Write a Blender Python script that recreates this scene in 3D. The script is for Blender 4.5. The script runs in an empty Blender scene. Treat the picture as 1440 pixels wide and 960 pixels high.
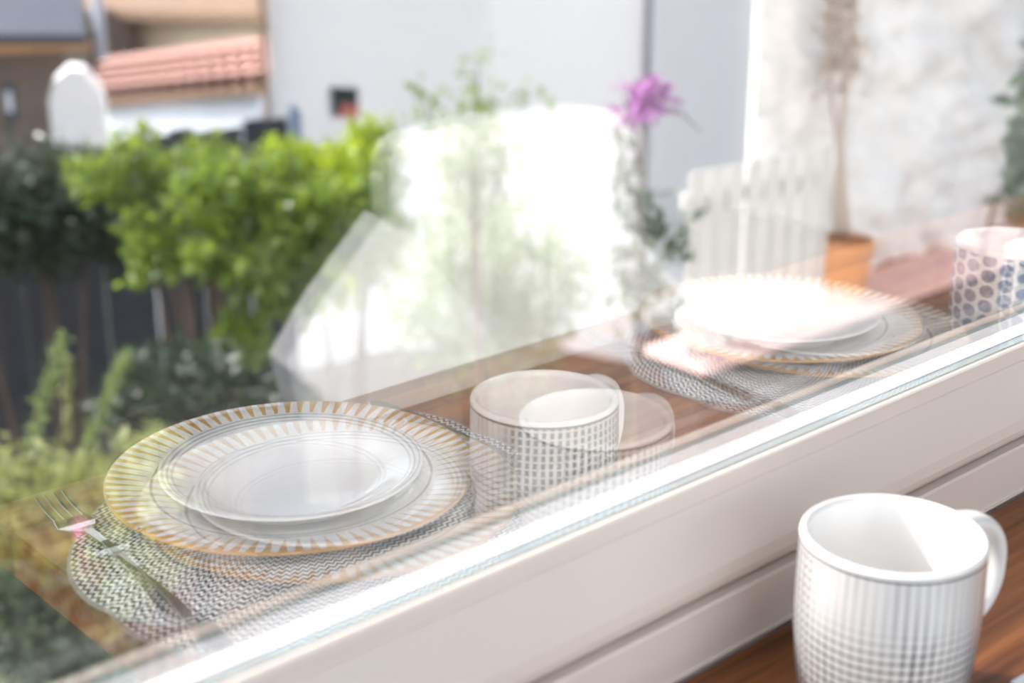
import bpy, bmesh, math, random
import numpy as np
from mathutils import Vector, Matrix

random.seed(7)
rng = np.random.default_rng(7)
scene = bpy.context.scene
col = scene.collection

# ------------------------------------------------------------------ camera
CAM_Z = 1.154
PITCH = math.radians(19.31)
AZ = math.radians(47.83)            # heading, measured from +X (along the window) towards +Y (outdoors)
fwd = Vector((math.cos(AZ) * math.cos(PITCH), math.sin(AZ) * math.cos(PITCH), -math.sin(PITCH)))
cam_data = bpy.data.cameras.new('camera')
cam = bpy.data.objects.new('camera', cam_data)
col.objects.link(cam)
cam.location = (0, 0, CAM_Z)
cam.rotation_euler = fwd.to_track_quat('-Z', 'Y').to_euler()
cam_data.sensor_width = 36
cam_data.lens = 52.0
cam_data.clip_start = 0.02
cam_data.dof.use_dof = True
cam_data.dof.focus_distance = 0.95
cam_data.dof.aperture_fstop = 5.6
scene.camera = cam

# ------------------------------------------------------------------ sky, sun, exposure
SUN_DIR = Vector((-0.55, 0.82, 0.74)).normalized()      # towards the sun
world = bpy.data.worlds.new('sky')
scene.world = world
world.use_nodes = True
wn = world.node_tree
wn.nodes.clear()
wo = wn.nodes.new('ShaderNodeOutputWorld')
wb = wn.nodes.new('ShaderNodeBackground')
sk = wn.nodes.new('ShaderNodeTexSky')
sk.sky_type = 'NISHITA'
sk.sun_disc = False
sk.sun_elevation = math.asin(SUN_DIR.z)
sk.sun_rotation = math.atan2(SUN_DIR.x, SUN_DIR.y)
sk.air_density = 1.0
sk.dust_density = 3.0
sk.ozone_density = 1.0
hz = wn.nodes.new('ShaderNodeHueSaturation')      # thin white haze takes most of the blue out of the sky
hz.inputs['Saturation'].default_value = 0.35
wn.links.new(sk.outputs[0], hz.inputs['Color'])
wn.links.new(hz.outputs[0], wb.inputs[0])
wb.inputs[1].default_value = 0.80
wn.links.new(wb.outputs[0], wo.inputs[0])
sun_data = bpy.data.lights.new('sun', 'SUN')
sun_data.energy = 7.5
sun_data.angle = math.radians(0.9)
sun_data.color = (1.0, 0.95, 0.88)
sun = bpy.data.objects.new('sun', sun_data)
col.objects.link(sun)
sun.rotation_euler = SUN_DIR.to_track_quat('Z', 'Y').to_euler()
scene.view_settings.view_transform = 'Standard'
scene.view_settings.look = 'None'
scene.view_settings.gamma = 1
scene.view_settings.exposure = 0.0
scene.view_settings.use_curve_mapping = False
scene.cycles.use_denoising = True
scene.cycles.max_bounces = 10
scene.cycles.transparent_max_bounces = 16
scene.cycles.caustics_reflective = False
scene.cycles.sample_clamp_indirect = 6


# ------------------------------------------------------------------ node helpers
class NT:
    def __init__(self, name):
        self.m = bpy.data.materials.new(name)
        self.m.use_nodes = True
        self.t = self.m.node_tree
        self.t.nodes.clear()
        self.out = self.t.nodes.new('ShaderNodeOutputMaterial')

    def n(self, kind, **kw):
        nd = self.t.nodes.new('ShaderNode' + kind)
        for k, v in kw.items():
            setattr(nd, k, v)
        return nd

    def put(self, sock, v):
        if isinstance(v, bpy.types.NodeSocket):
            self.t.links.new(v, sock)
        elif v is not None:
            if sock.type == 'RGBA' and len(v) == 3:
                v = (*v, 1)
            sock.default_value = v

    def math(self, op, a, b=0.0, c=None):
        nd = self.n('Math', operation=op)
        self.put(nd.inputs[0], a)
        self.put(nd.inputs[1], b)
        if c is not None:
            self.put(nd.inputs[2], c)
        return nd.outputs[0]

    def mix(self, f, a, b):
        nd = self.n('Mix', data_type='RGBA')
        self.put(nd.inputs[0], f)
        self.put(nd.inputs[6], a)
        self.put(nd.inputs[7], b)
        return nd.outputs[2]

    def smooth(self, v, lo, hi):
        nd = self.n('MapRange', interpolation_type='SMOOTHSTEP')
        self.put(nd.inputs[0], v)
        nd.inputs[1].default_value = lo
        nd.inputs[2].default_value = hi
        return nd.outputs[0]

    def coord(self, scale=(1, 1, 1), kind='Object'):
        tc = self.n('TexCoord')
        mp = self.n('Mapping')
        mp.inputs[3].default_value = scale
        self.t.links.new(tc.outputs[kind], mp.inputs[0])
        return mp.outputs[0]

    def noise(self, vec, scale, detail=3, rough=0.55):
        nd = self.n('TexNoise')
        self.put(nd.inputs['Vector'], vec)
        nd.inputs['Scale'].default_value = scale
        nd.inputs['Detail'].default_value = detail
        nd.inputs['Roughness'].default_value = rough
        return nd.outputs['Fac']

    def polar(self):
        tc = self.n('TexCoord')
        sp = self.n('SeparateXYZ')
        self.t.links.new(tc.outputs['Object'], sp.inputs[0])
        x, y, z = sp.outputs
        th = self.math('ARCTAN2', y, x)
        r = self.math('SQRT', self.math('ADD', self.math('MULTIPLY', x, x), self.math('MULTIPLY', y, y)))
        return th, r, z, tc.outputs['Object']

    def bump(self, h, strength, dist=0.01):
        b = self.n('Bump')
        b.inputs['Strength'].default_value = strength
        b.inputs['Distance'].default_value = dist
        self.put(b.inputs['Height'], h)
        return b.outputs[0]

    def bsdf(self, color, rough=0.5, spec=0.5, metal=0.0, normal=None, coat=0.0, trans=0.0, ior=1.5):
        b = self.n('BsdfPrincipled')
        self.put(b.inputs['Base Color'], color)
        self.put(b.inputs['Roughness'], rough)
        b.inputs['Specular IOR Level'].default_value = spec
        b.inputs['Metallic'].default_value = metal
        b.inputs['Coat Weight'].default_value = coat
        b.inputs['Transmission Weight'].default_value = trans
        b.inputs['IOR'].default_value = ior
        if normal is not None:
            self.put(b.inputs['Normal'], normal)
        self.t.links.new(b.outputs[0], self.out.inputs[0])
        return b


def mat_plain(name, color, rough=0.5, var=0.06, scale=8.0, bump=0.0, bscale=60.0, metal=0.0, coat=0.0, spec=0.5):
    t = NT(name)
    v = t.coord()
    f = t.noise(v, scale, 4)
    lo = tuple(max(0, c * (1 - var)) for c in color)
    hi = tuple(min(1, c * (1 + var)) for c in color)
    nrm = t.bump(t.noise(v, bscale, 5), bump) if bump else None
    t.bsdf(t.mix(f, lo, hi), rough, spec, metal, nrm, coat)
    return t.m


def mat_wood(name, dark, light, scale=1.0, rough=0.38, axis=0):
    t = NT(name)
    s = [14, 14, 14]
    s[axis] = 0.9
    v = t.coord(tuple(k * scale for k in s))
    n1 = t.noise(v, 1.6, 6, 0.6)
    s2 = [90, 90, 90]
    s2[axis] = 3
    n2 = t.noise(t.coord(tuple(k * scale for k in s2)), 1.5, 3, 0.6)
    f = t.math('ADD', t.math('MULTIPLY', n1, 0.65), t.math('MULTIPLY', n2, 0.35))
    f = t.smooth(f, 0.33, 0.66)
    t.bsdf(t.mix(f, dark, light), rough, 0.22, 0, t.bump(n2, 0.12, 0.002), 0.0)
    return t.m


def mat_leaf(name, dark, light, rough=0.24, transl=0.45):
    t = NT(name)
    g = t.n('NewGeometry')
    c = t.mix(g.outputs['Random Per Island'], dark, light)
    b = t.bsdf(c, rough, 0.6)
    tr = t.n('BsdfTranslucent')
    c2 = t.mix(0.45, c, (min(1, light[0] * 1.5), min(1, light[1] * 1.4), light[2] * 0.6))
    t.put(tr.inputs[0], c2)
    mx = t.n('MixShader')
    mx.inputs[0].default_value = transl
    t.t.links.new(b.outputs[0], mx.inputs[1])
    t.t.links.new(tr.outputs[0], mx.inputs[2])
    t.t.links.new(mx.outputs[0], t.out.inputs[0])
    return t.m


def mat_pane(name, base, gain):
    """window glass: clear, with a mirror reflection that grows towards grazing angles"""
    t = NT(name)
    lw = t.n('LayerWeight')
    lw.inputs[0].default_value = 0.5
    fres = t.math('ADD', 0.04, t.math('MULTIPLY', t.math('POWER', lw.outputs['Facing'], 5.0), 0.96))
    fac = t.math('MINIMUM', t.math('ADD', t.math('MULTIPLY', fres, gain), base), 0.95)
    tr = t.n('BsdfTransparent')
    tr.inputs[0].default_value = (0.98, 0.98, 0.985, 1)
    gl = t.n('BsdfGlossy')
    gl.inputs['Roughness'].default_value = 0.0
    gl.inputs[0].default_value = (1, 1, 1, 1)
    mx = t.n('MixShader')
    t.put(mx.inputs[0], fac)
    t.t.links.new(tr.outputs[0], mx.inputs[1])
    t.t.links.new(gl.outputs[0], mx.inputs[2])
    t.t.links.new(mx.outputs[0], t.out.inputs[0])
    return t.m


def mat_clear(name, tint=(0.985, 0.985, 0.99)):
    t = NT(name)
    tr = t.n('BsdfTransparent')
    tr.inputs[0].default_value = (*tint, 1)
    t.t.links.new(tr.outputs[0], t.out.inputs[0])
    return t.m


def mat_mug_grid(name):
    """white glaze with a hand-drawn dark grid whose weight drifts round the mug"""
    t = NT(name)
    th, r, z, ob = t.polar()
    wob = t.math('MULTIPLY', t.math('SUBTRACT', t.noise(ob, 26, 2), 0.5), 0.0022)
    zz = t.math('ADD', z, wob)
    ph = t.math('ADD', t.math('MULTIPLY', th, 60 / (2 * math.pi)), t.math('MULTIPLY', t.noise(ob, 20, 1), 0.5))
    lv = t.math('ABSOLUTE', t.math('SUBTRACT', t.math('FRACT', ph), 0.5))
    lh = t.math('ABSOLUTE', t.math('SUBTRACT', t.math('FRACT', t.math('MULTIPLY', zz, 1 / 0.0046)), 0.5))
    drift = t.noise(ob, 17, 2)
    drift2 = t.noise(t.coord((1, 1, 0.35)), 30, 2)
    # blocks: dark dashes between white lines on the window side; thin dark lines on the room side
    side = t.smooth(t.math('COSINE', t.math('SUBTRACT', th, 1.70)), 0.30, 0.62)
    dash = t.math('MULTIPLY', t.smooth(lv, 0.30, 0.20), t.smooth(lh, 0.42, 0.33))
    lines = t.math('ADD', t.math('MULTIPLY', t.smooth(lv, 0.26, 0.08), t.math('ADD', 0.30, t.math('MULTIPLY', t.smooth(drift2, 0.40, 0.62), 0.75))),
               t.math('MULTIPLY', t.smooth(lh, 0.22, 0.10), t.math('MULTIPLY', t.smooth(z, 0.072, 0.045), 0.7)))
    hgt = t.smooth(z, 0.078, 0.040)
    lines = t.math('MULTIPLY', lines, t.math('ADD', 0.45, t.math('MULTIPLY', hgt, 0.40)))
    dash = t.math('MULTIPLY', dash, t.math('ADD', 0.62, t.math('MULTIPLY', drift, 0.7)))
    nd = t.n('Mix', data_type='FLOAT')
    t.put(nd.inputs[0], side)
    t.put(nd.inputs[2], lines)
    t.put(nd.inputs[3], dash)
    k = t.math('MINIMUM', nd.outputs[0], 1.0)
    k = t.math('MULTIPLY', k, t.smooth(z, 0.0905, 0.0900))
    edge = t.math('MULTIPLY', t.smooth(z, 0.0884, 0.0889), t.smooth(z, 0.0910, 0.0905))
    k = t.math('MAXIMUM', k, edge)
    c = t.mix(k, (0.56, 0.56, 0.555), (0.03, 0.03, 0.04))
    t.bsdf(c, 0.14, 0.5, 0, t.bump(t.noise(ob, 60, 2), 0.05, 0.002), 0.3)
    return t.m


def mat_mug_dots(name):
    t = NT(name)
    th, r, z, ob = t.polar()
    n_around = 20
    u0 = t.math('MULTIPLY', th, n_around / (2 * math.pi))
    row = t.math('MULTIPLY', z, 1 / 0.0122)
    colm = t.math('FLOOR', u0)
    odd = t.math('MULTIPLY', t.math('MODULO', t.math('ADD', colm, 40.0), 2.0), 0.5)
    fu = t.math('SUBTRACT', t.math('FRACT', u0), 0.5)
    fv = t.math('SUBTRACT', t.math('FRACT', t.math('ADD', row, odd)), 0.5)
    d = t.math('SQRT', t.math('ADD', t.math('MULTIPLY', fu, fu), t.math('MULTIPLY', fv, fv)))
    dot = t.smooth(d, 0.44, 0.40)
    sp = t.noise(ob, 420, 3, 0.7)
    blue = t.mix(t.noise(ob, 24, 1), (0.10, 0.17, 0.30), (0.16, 0.22, 0.32))
    blue = t.mix(t.smooth(sp, 0.5, 0.68), blue, (0.42, 0.47, 0.55))
    dot = t.math('MULTIPLY', dot, t.smooth(z, 0.089, 0.0885))
    t.bsdf(t.mix(dot, (0.80, 0.80, 0.78), blue), 0.16, 0.5, 0, None, 0.3)
    return t.m


def mat_plate(name):
    """white plate, amber teeth round the rim, fine grey rings"""
    t = NT(name)
    th, r, z, ob = t.polar()
    ph = t.math('MULTIPLY', th, 78 / (2 * math.pi))
    tri = t.math('ABSOLUTE', t.math('SUBTRACT', t.math('FRACT', ph), 0.5))      # 0..0.5
    grow = t.math('MULTIPLY', t.math('SUBTRACT', r, 0.088), 1 / 0.027)          # 0 inside .. 1 at the edge
    lim = t.math('ADD', 0.02, t.math('MULTIPLY', grow, 0.30))
    tooth = t.smooth(t.math('SUBTRACT', lim, tri), -0.02, 0.02)
    tooth = t.math('MULTIPLY', tooth, t.smooth(r, 0.0895, 0.0905))
    band = t.smooth(r, 0.1128, 0.1140)
    gold = t.mix(t.noise(ob, 40, 2), (0.52, 0.25, 0.045), (0.66, 0.38, 0.10))
    k = t.math('MAXIMUM', tooth, band)
    ribs = t.math('MULTIPLY', t.smooth(tri, 0.10, 0.20), 0.10)
    base = t.mix(ribs, (0.80, 0.80, 0.78), (0.35, 0.36, 0.34))
    ring = t.math('MULTIPLY', t.smooth(t.math('ABSOLUTE', t.math('SUBTRACT', r, 0.0868)), 0.0012, 0.0006), 0.75)
    base = t.mix(ring, base, (0.10, 0.11, 0.14))
    t.bsdf(t.mix(k, base, gold), 0.12, 0.5, 0, None, 0.4)
    return t.m


def mat_side_plate(name):
    t = NT(name)
    th, r, z, ob = t.polar()
    k = 0.0
    for rad, w in ((0.0795, 0.45), (0.0765, 0.5), (0.0735, 0.4), (0.0575, 0.22), (0.0545, 0.22)):
        k = t.math('MAXIMUM', k, t.math('MULTIPLY', t.smooth(t.math('ABSOLUTE', t.math('SUBTRACT', r, rad)), 0.0008, 0.0004), w))
    t.bsdf(t.mix(k, (0.80, 0.81, 0.81), (0.12, 0.13, 0.17)), 0.10, 0.5, 0, None, 0.4)
    return t.m


def mat_placemat(name):
    """woven mat: wavy black and white cords running round in rings"""
    t = NT(name)
    th, r, z, ob = t.polar()
    zig = t.math('ABSOLUTE', t.math('SUBTRACT', t.math('FRACT', t.math('MULTIPLY', th, 120 / (2 * math.pi))), 0.5))
    rr = t.math('ADD', r, t.math('MULTIPLY', zig, 0.0075))
    f = t.math('ABSOLUTE', t.math('SUBTRACT', t.math('FRACT', t.math('MULTIPLY', rr, 1 / 0.0058)), 0.5))
    k = t.smooth(f, 0.20, 0.30)
    edge = t.smooth(r, 0.1685, 0.1695)
    c = t.mix(k, (0.78, 0.78, 0.78), (0.035, 0.035, 0.045))
    c = t.mix(edge, c, (0.30, 0.30, 0.30))
    t.bsdf(c, 0.8, 0.2, 0, t.bump(f, 0.6, 0.002))
    return t.m


def mat_stone(name):
    t = NT(name)
    v = t.coord((1, 1, 1))
    n1 = t.noise(v, 7, 6, 0.65)
    n2 = t.noise(v, 30, 5, 0.6)
    f = t.smooth(t.math('ADD', t.math('MULTIPLY', n1, 0.6), t.math('MULTIPLY', n2, 0.4)), 0.3, 0.62)
    t.bsdf(t.mix(f, (0.62, 0.61, 0.58), (0.86, 0.85, 0.83)), 0.9, 0.2, 0, t.bump(n2, 0.6, 0.02))
    return t.m


M = {
    'frame': mat_plain('white_window_paint', (0.79, 0.70, 0.625), 0.32, 0.015, 5, 0.02, 120),  # white paint with warm bounce from the table put into its colour
    'gasket': mat_plain('grey_green_gasket', (0.30, 0.35, 0.35), 0.35, 0.05, 30),
    'spacer': mat_plain('white_spacer_bar', (0.80, 0.81, 0.83), 0.5, 0.02, 30),
    'groove': mat_plain('groove_shade', (0.05, 0.045, 0.04), 0.7),  # dark strip painting the shade in the gap between frame and sash
    'pane_inner': mat_pane('inner_pane_glass', 0.11, 1.0),
    'pane_outer': mat_pane('outer_pane_glass', 0.33, 1.0),
    'clear': mat_clear('clear_glass_side'),
    'table': mat_wood('oiled_brown_wood', (0.085, 0.024, 0.006), (0.37, 0.135, 0.042), 1.0, 0.36),
    'floor': mat_wood('dark_floor_wood', (0.010, 0.008, 0.007), (0.035, 0.026, 0.020), 0.35, 0.8),
    'wall': mat_plain('white_wall_paint', (0.80, 0.785, 0.76), 0.75, 0.02, 3, 0.04, 90),
    'greige': mat_plain('greige_wall_paint', (0.45, 0.44, 0.42), 0.75, 0.02, 3, 0.04, 90),
    'linen': mat_plain('white_linen', (0.60, 0.595, 0.59), 0.85, 0.03, 20, 0.2, 300),
    'porcelain': mat_plain('white_porcelain', (0.82, 0.81, 0.79), 0.12, 0.01, 20, coat=0.3),
    'mug_grid': mat_mug_grid('grid_pattern_glaze'),
    'mug_dots': mat_mug_dots('blue_dot_glaze'),
    'plate': mat_plate('amber_tooth_plate_glaze'),
    'side_plate': mat_side_plate('ringed_white_glaze'),
    'placemat': mat_placemat('black_white_weave'),
    'steel': mat_plain('polished_steel', (0.62, 0.60, 0.59), 0.18, 0.03, 30, metal=1.0),
    'leaf': mat_leaf('fresh_leaf', (0.05, 0.105, 0.025), (0.26, 0.38, 0.06)),
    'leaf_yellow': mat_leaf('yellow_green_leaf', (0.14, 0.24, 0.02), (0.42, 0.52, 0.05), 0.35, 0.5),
    'leaf_dark': mat_leaf('dark_leaf', (0.012, 0.030, 0.018), (0.030, 0.065, 0.030), 0.35, 0.2),  # hedge shade is put into this dark leaf colour
    'leaf_olive': mat_leaf('olive_leaf', (0.10, 0.13, 0.05), (0.40, 0.45, 0.18), 0.5, 0.35),
    'leaf_pale': mat_leaf('pale_leaf', (0.12, 0.20, 0.06), (0.30, 0.40, 0.16), 0.45, 0.4),
    'leaf_grey': mat_leaf('grey_green_leaf', (0.03, 0.05, 0.035), (0.09, 0.14, 0.08), 0.45, 0.25),
    'dry_leaf': mat_leaf('dry_leaf', (0.30, 0.23, 0.18), (0.52, 0.43, 0.36), 0.7, 0.2),
    'petal': mat_leaf('purple_petal', (0.28, 0.08, 0.38), (0.48, 0.18, 0.54), 0.5, 0.45),
    'pink_petal': mat_leaf('pink_petal', (0.45, 0.10, 0.22), (0.60, 0.20, 0.34), 0.5, 0.4),
    'bark': mat_plain('brown_bark', (0.10, 0.07, 0.05), 0.9, 0.3, 12, 0.5, 40),
    'stem': mat_plain('red_brown_stem', (0.20, 0.09, 0.07), 0.7, 0.2, 20),
    'soil': mat_plain('dark_garden_soil', (0.030, 0.030, 0.022), 0.95, 0.5, 1.2, 0.5, 9),
    'render': mat_plain('white_render', (0.90, 0.885, 0.865), 0.9, 0.04, 0.8, 0.1, 25),
    'render_grey': mat_plain('grey_render', (0.86, 0.84, 0.81), 0.9, 0.04, 0.8, 0.1, 25),
    'pale_wall': mat_plain('pale_blue_grey_render', (0.62, 0.68, 0.74), 0.9, 0.05, 0.8, 0.1, 25),
    'beige_wall': mat_plain('sandy_render', (0.78, 0.64, 0.48), 0.9, 0.08, 0.8, 0.1, 25),
    'brown_wall': mat_plain('brown_grey_render', (0.16, 0.135, 0.115), 0.9, 0.15, 1.2, 0.1, 25),
    'umber_roof': mat_plain('umber_roofing', (0.24, 0.155, 0.10), 0.9, 0.2, 3, 0.2, 25),
    'dark_stone': mat_plain('darkened_stone', (0.035, 0.03, 0.027), 0.9, 0.3, 4, 0.3, 25),  # stone coloured very dark to hold down the sunlight on its end
    'slate': mat_plain('dark_blue_slate', (0.035, 0.05, 0.075), 0.6, 0.2, 4, 0.2, 25),
    'ochre': mat_plain('ochre_timber', (0.42, 0.24, 0.10), 0.7, 0.2, 6),
    'zinc': mat_plain('grey_zinc', (0.32, 0.36, 0.42), 0.5, 0.1, 6),
    'purple_pipe': mat_plain('dark_mauve_downpipe', (0.12, 0.09, 0.13), 0.5, 0.1, 6),
    'clay': mat_plain('terracotta_tile', (0.50, 0.30, 0.25), 0.85, 0.3, 5, 0.2, 40),
    'pink_tile': mat_plain('pink_terracotta_paving', (0.58, 0.40, 0.37), 0.8, 0.12, 5, 0.1, 40),
    'pot': mat_plain('orange_clay_pot', (0.50, 0.25, 0.12), 0.8, 0.15, 8, 0.1, 40),
    'fence': mat_plain('shade_dark_boards', (0.035, 0.042, 0.055), 0.8, 0.3, 5, 0.2, 40),  # boards carry the shade behind the shrubs in their colour
    'blue_tarp': mat_plain('blue_grey_sheet', (0.18, 0.26, 0.38), 0.7, 0.1, 5),
    'white_wood': mat_plain('white_painted_slats', (0.52, 0.52, 0.50), 0.6, 0.04, 8, 0.1, 60),
    'stone': mat_stone('whitewashed_rubble'),
    'window_dark': mat_plain('dark_window_glass', (0.05, 0.07, 0.07), 0.1, 0.1, 5),
    'red_curtain': mat_plain('red_curtain_cloth', (0.50, 0.16, 0.13), 0.9, 0.1, 5),
}


# ------------------------------------------------------------------ object helpers
def tag(o, label=None, cat=None, group=None, kind=None):
    for k, v in (('label', label), ('category', cat), ('group', group), ('kind', kind)):
        if v:
            o[k] = v
    return o


def empty(name, loc=(0, 0, 0), rz=0.0):
    o = bpy.data.objects.new(name, None)
    col.objects.link(o)
    o.location = loc
    o.rotation_euler = (0, 0, rz)
    return o


def link(name, me, mats, parent=None, loc=(0, 0, 0), rz=0.0, smooth=False):
    o = bpy.data.objects.new(name, me)
    col.objects.link(o)
    if mats is not None and not me.materials:
        for m in (mats if isinstance(mats, (list, tuple)) else [mats]):
            me.materials.append(M[m])
    o.location = loc
    o.rotation_euler = (0, 0, rz)
    o.parent = parent
    if smooth:
        me.polygons.foreach_set('use_smooth', [True] * len(me.polygons))
    return o


def mesh(verts, faces, name='mesh'):
    me = bpy.data.meshes.new(name)
    me.from_pydata([tuple(v) for v in verts], [], faces)
    me.update()
    return me


def bm_mesh(bm, name='mesh'):
    bmesh.ops.recalc_face_normals(bm, faces=bm.faces)
    me = bpy.data.meshes.new(name)
    bm.to_mesh(me)
    bm.free()
    return me


def bm_box(bm, lo, hi, bevel=0.0, mat=None):
    r = bmesh.ops.create_cube(bm, size=1.0)
    vs = r['verts']
    for v in vs:
        v.co = Vector([lo[i] + (v.co[i] + 0.5) * (hi[i] - lo[i]) for i in range(3)])
        if mat is not None:
            v.co = mat @ v.co
    if bevel:
        es = list({e for v in vs for e in v.link_edges})
        bmesh.ops.bevel(bm, geom=es, offset=bevel, segments=2, affect='EDGES', clamp_overlap=True)
    return bm


def box(name, lo, hi, m, parent=None, bevel=0.0, loc=(0, 0, 0), rz=0.0):
    return link(name, bm_mesh(bm_box(bmesh.new(), lo, hi, bevel)), m, parent, loc, rz)


def extrude_profile(pts, x0, x1):
    """closed (y, z) outline swept along X"""
    n = len(pts)
    v = [(x0, y, z) for y, z in pts] + [(x1, y, z) for y, z in pts]
    f = [(i, (i + 1) % n, n + (i + 1) % n, n + i) for i in range(n)]
    f += [tuple(range(n))[::-1], tuple(range(n, 2 * n))]
    bm = bmesh.new()
    bv = [bm.verts.new(c) for c in v]
    for q in f:
        bm.faces.new([bv[i] for i in q])
    return bm_mesh(bm)


def lathe(prof, seg=96, closed=False):
    v, f = [], []
    n = len(prof)
    for i in range(seg):
        a = 2 * math.pi * i / seg
        for r, z in prof:
            v.append((r * math.cos(a), r * math.sin(a), z))
    for i in range(seg):
        j = (i + 1) % seg
        for k in range(n if closed else n - 1):
            k2 = (k + 1) % n
            f.append((i * n + k, j * n + k, j * n + k2, i * n + k2))
    bm = bmesh.new()
    bv = [bm.verts.new(c) for c in v]
    for q in f:
        bm.faces.new([bv[i] for i in q])
    bmesh.ops.remove_doubles(bm, verts=bm.verts, dist=1e-6)
    return bm_mesh(bm)


def tube_geo(pts, radii, seg=8, flat=1.0, up=None):
    pts = [Vector(p) for p in pts]
    n = len(pts)
    if not isinstance(radii, (list, tuple)):
        radii = [radii] * n
    v, f = [], []
    ref = up or Vector((0.31, 0.17, 0.93)).normalized()
    for i, p in enumerate(pts):
        t = (pts[min(i + 1, n - 1)] - pts[max(i - 1, 0)]).normalized()
        a = t.cross(ref)
        if a.length < 1e-4:
            a = t.cross(Vector((1, 0, 0)))
        a.normalize()
        b = a.cross(t)
        for k in range(seg):
            q = 2 * math.pi * k / seg
            v.append(p + a * math.cos(q) * radii[i] + b * math.sin(q) * radii[i] * flat)
    for i in range(n - 1):
        for k in range(seg):
            k2 = (k + 1) % seg
            f.append((i * seg + k, i * seg + k2, (i + 1) * seg + k2, (i + 1) * seg + k))
    f.append(tuple(range(seg))[::-1])
    f.append(tuple((n - 1) * seg + k for k in range(seg)))
    return v, f


def tubes(list_of):
    V, F = [], []
    for pts, rad in list_of:
        v, f = tube_geo(pts, rad, 6)
        o = len(V)
        V += v
        F += [tuple(i + o for i in q) for q in f]
    return mesh(V, F)


def leaf_mesh(pos, size, aspect=0.55, spread=0.35, droop=0.0):
    """one folded pointed blade per position"""
    n = len(pos)
    pos = np.asarray(pos, float)
    d = rng.normal(size=(n, 3))
    d[:, 2] -= droop
    d /= np.linalg.norm(d, axis=1)[:, None]
    e = rng.normal(size=(n, 3))
    s = np.cross(d, e)
    s /= np.linalg.norm(s, axis=1)[:, None]
    nn = np.cross(d, s)
    L = (size * (1 + spread * rng.normal(size=n))).clip(size * 0.4, size * 1.8)[:, None]
    w = L * aspect * 0.5
    v = np.stack([pos, pos + d * L * 0.5 + s * w + nn * L * 0.08, pos + d * L, pos + d * L * 0.5 - s * w + nn * L * 0.08,
                  pos + d * L * 0.5], axis=1).reshape(-1, 3)
    f = []
    for i in range(n):
        k = i * 5
        f += [(k, k + 1, k + 4), (k + 1, k + 2, k + 4), (k + 2, k + 3, k + 4), (k + 3, k, k + 4)]
    return mesh(v, f)


def blob_points(blobs, n, shell=0.45):
    """points in a set of ellipsoids (centre, radii), thicker towards the outside"""
    vol = np.array([b[1][0] * b[1][1] * b[1][2] for b in blobs]) ** 0.75
    which = rng.choice(len(blobs), n, p=vol / vol.sum())
    d = rng.normal(size=(n, 3))
    d /= np.linalg.norm(d, axis=1)[:, None]
    r = rng.uniform(shell, 1.0, n) * (1 + 0.10 * rng.normal(size=n))
    c = np.array([b[0] for b in blobs])[which]
    s = np.array([b[1] for b in blobs])[which]
    return c + d * s * r[:, None]


def clumps(blobs, n, r=0.12):
    """break big masses up into small leafy clumps with gaps between them"""
    out = []
    for c, s in blobs:
        k = max(2, int(round(n * (s[0] * s[2]) / sum(b[1][0] * b[1][2] for b in blobs))))
        for _ in range(k):
            d = rng.normal(size=3)
            d /= np.linalg.norm(d)
            q = rng.uniform(.35, 1.0)
            rr = r * rng.uniform(.55, 1.25)
            out.append((Vector(c) + Vector((d[0] * s[0] * q, d[1] * s[1] * q, d[2] * s[2] * q)), (rr, rr, rr * .8)))
    return out


right = Vector((math.sin(AZ), -math.cos(AZ), 0))
upv = right.cross(fwd)


def at(px, py, dist):
    """garden point in the direction of a photograph pixel, at a real horizontal distance from the viewer"""
    d = fwd * 2080 + right * (px - 720) + upv * (480 - py)
    h = math.hypot(d.x, d.y)
    return Vector((0, 0, CAM_Z)) + d * (dist / h)


# ================================================================== THE SETTING
T = 0.75            # table top height
GL_IN, GL_OUT = 0.4376, 0.4586
XL, XR = -1.55, 1.45
Z_HEAD = 2.25

X1 = 3.6
tag(box('floor', (-3.0, -3.4, -0.1), (X1 + 0.2, 0.53, 0.0), 'floor'), kind='structure')
bm = bmesh.new()                                     # ceiling with a wide unseen rooflight, added to brighten the room
for lo, hi in (((-3.0, -3.4, 2.5), (X1 + 0.2, -2.9, 2.62)), ((-3.0, -0.5, 2.5), (X1 + 0.2, 0.424, 2.62)), ((-3.0, -2.9, 2.5), (-2.5, -0.5, 2.62)), ((0.8, -2.9, 2.5), (X1 + 0.2, -0.5, 2.62))):
    bm_box(bm, lo, hi)
tag(link('ceiling', bm_mesh(bm), 'wall'), kind='structure')
bm = bmesh.new()
bm_box(bm, (-3.0, 0.424, -3.7), (X1 + 0.2, 0.53, T - 0.005))
bm_box(bm, (-3.0, 0.424, T - 0.005), (XL, 0.53, 2.62))
bm_box(bm, (XR, 0.424, T - 0.005), (X1 + 0.2, 0.53, 2.62))
bm_box(bm, (XL, 0.424, Z_HEAD), (XR, 0.53, 2.62))
tag(link('wall_window', bm_mesh(bm), 'wall'), kind='structure')
tag(box('wall_right', (X1, -3.4, 0), (X1 + 0.2, 0.424, 2.5), 'greige'), kind='structure')
bm = bmesh.new()  # back wall, its unseen opening added to let sky light in
bm_box(bm, (-3.0, -3.4, 1.0), (-2.3, -3.2, 2.5))
bm_box(bm, (2.8, -3.4, 1.0), (X1, -3.2, 2.5))
bm_box(bm, (-2.3, -3.4, 2.3), (2.8, -3.2, 2.5))
tag(link('wall_back', bm_mesh(bm), 'wall'), kind='structure')
tag(box('trim_1', (-2.8, -3.4, 0), (X1, -3.2, 1.0), 'floor'), kind='structure')      # dark wainscot, added under the openings to keep the mirrored room dark
bm = bmesh.new()  # left wall, likewise with an added opening for sky light
bm_box(bm, (-3.0, -3.2, 1.0), (-2.8, -2.8, 2.5))
bm_box(bm, (-3.0, -0.1, 1.0), (-2.8, 0.424, 2.5))
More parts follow.
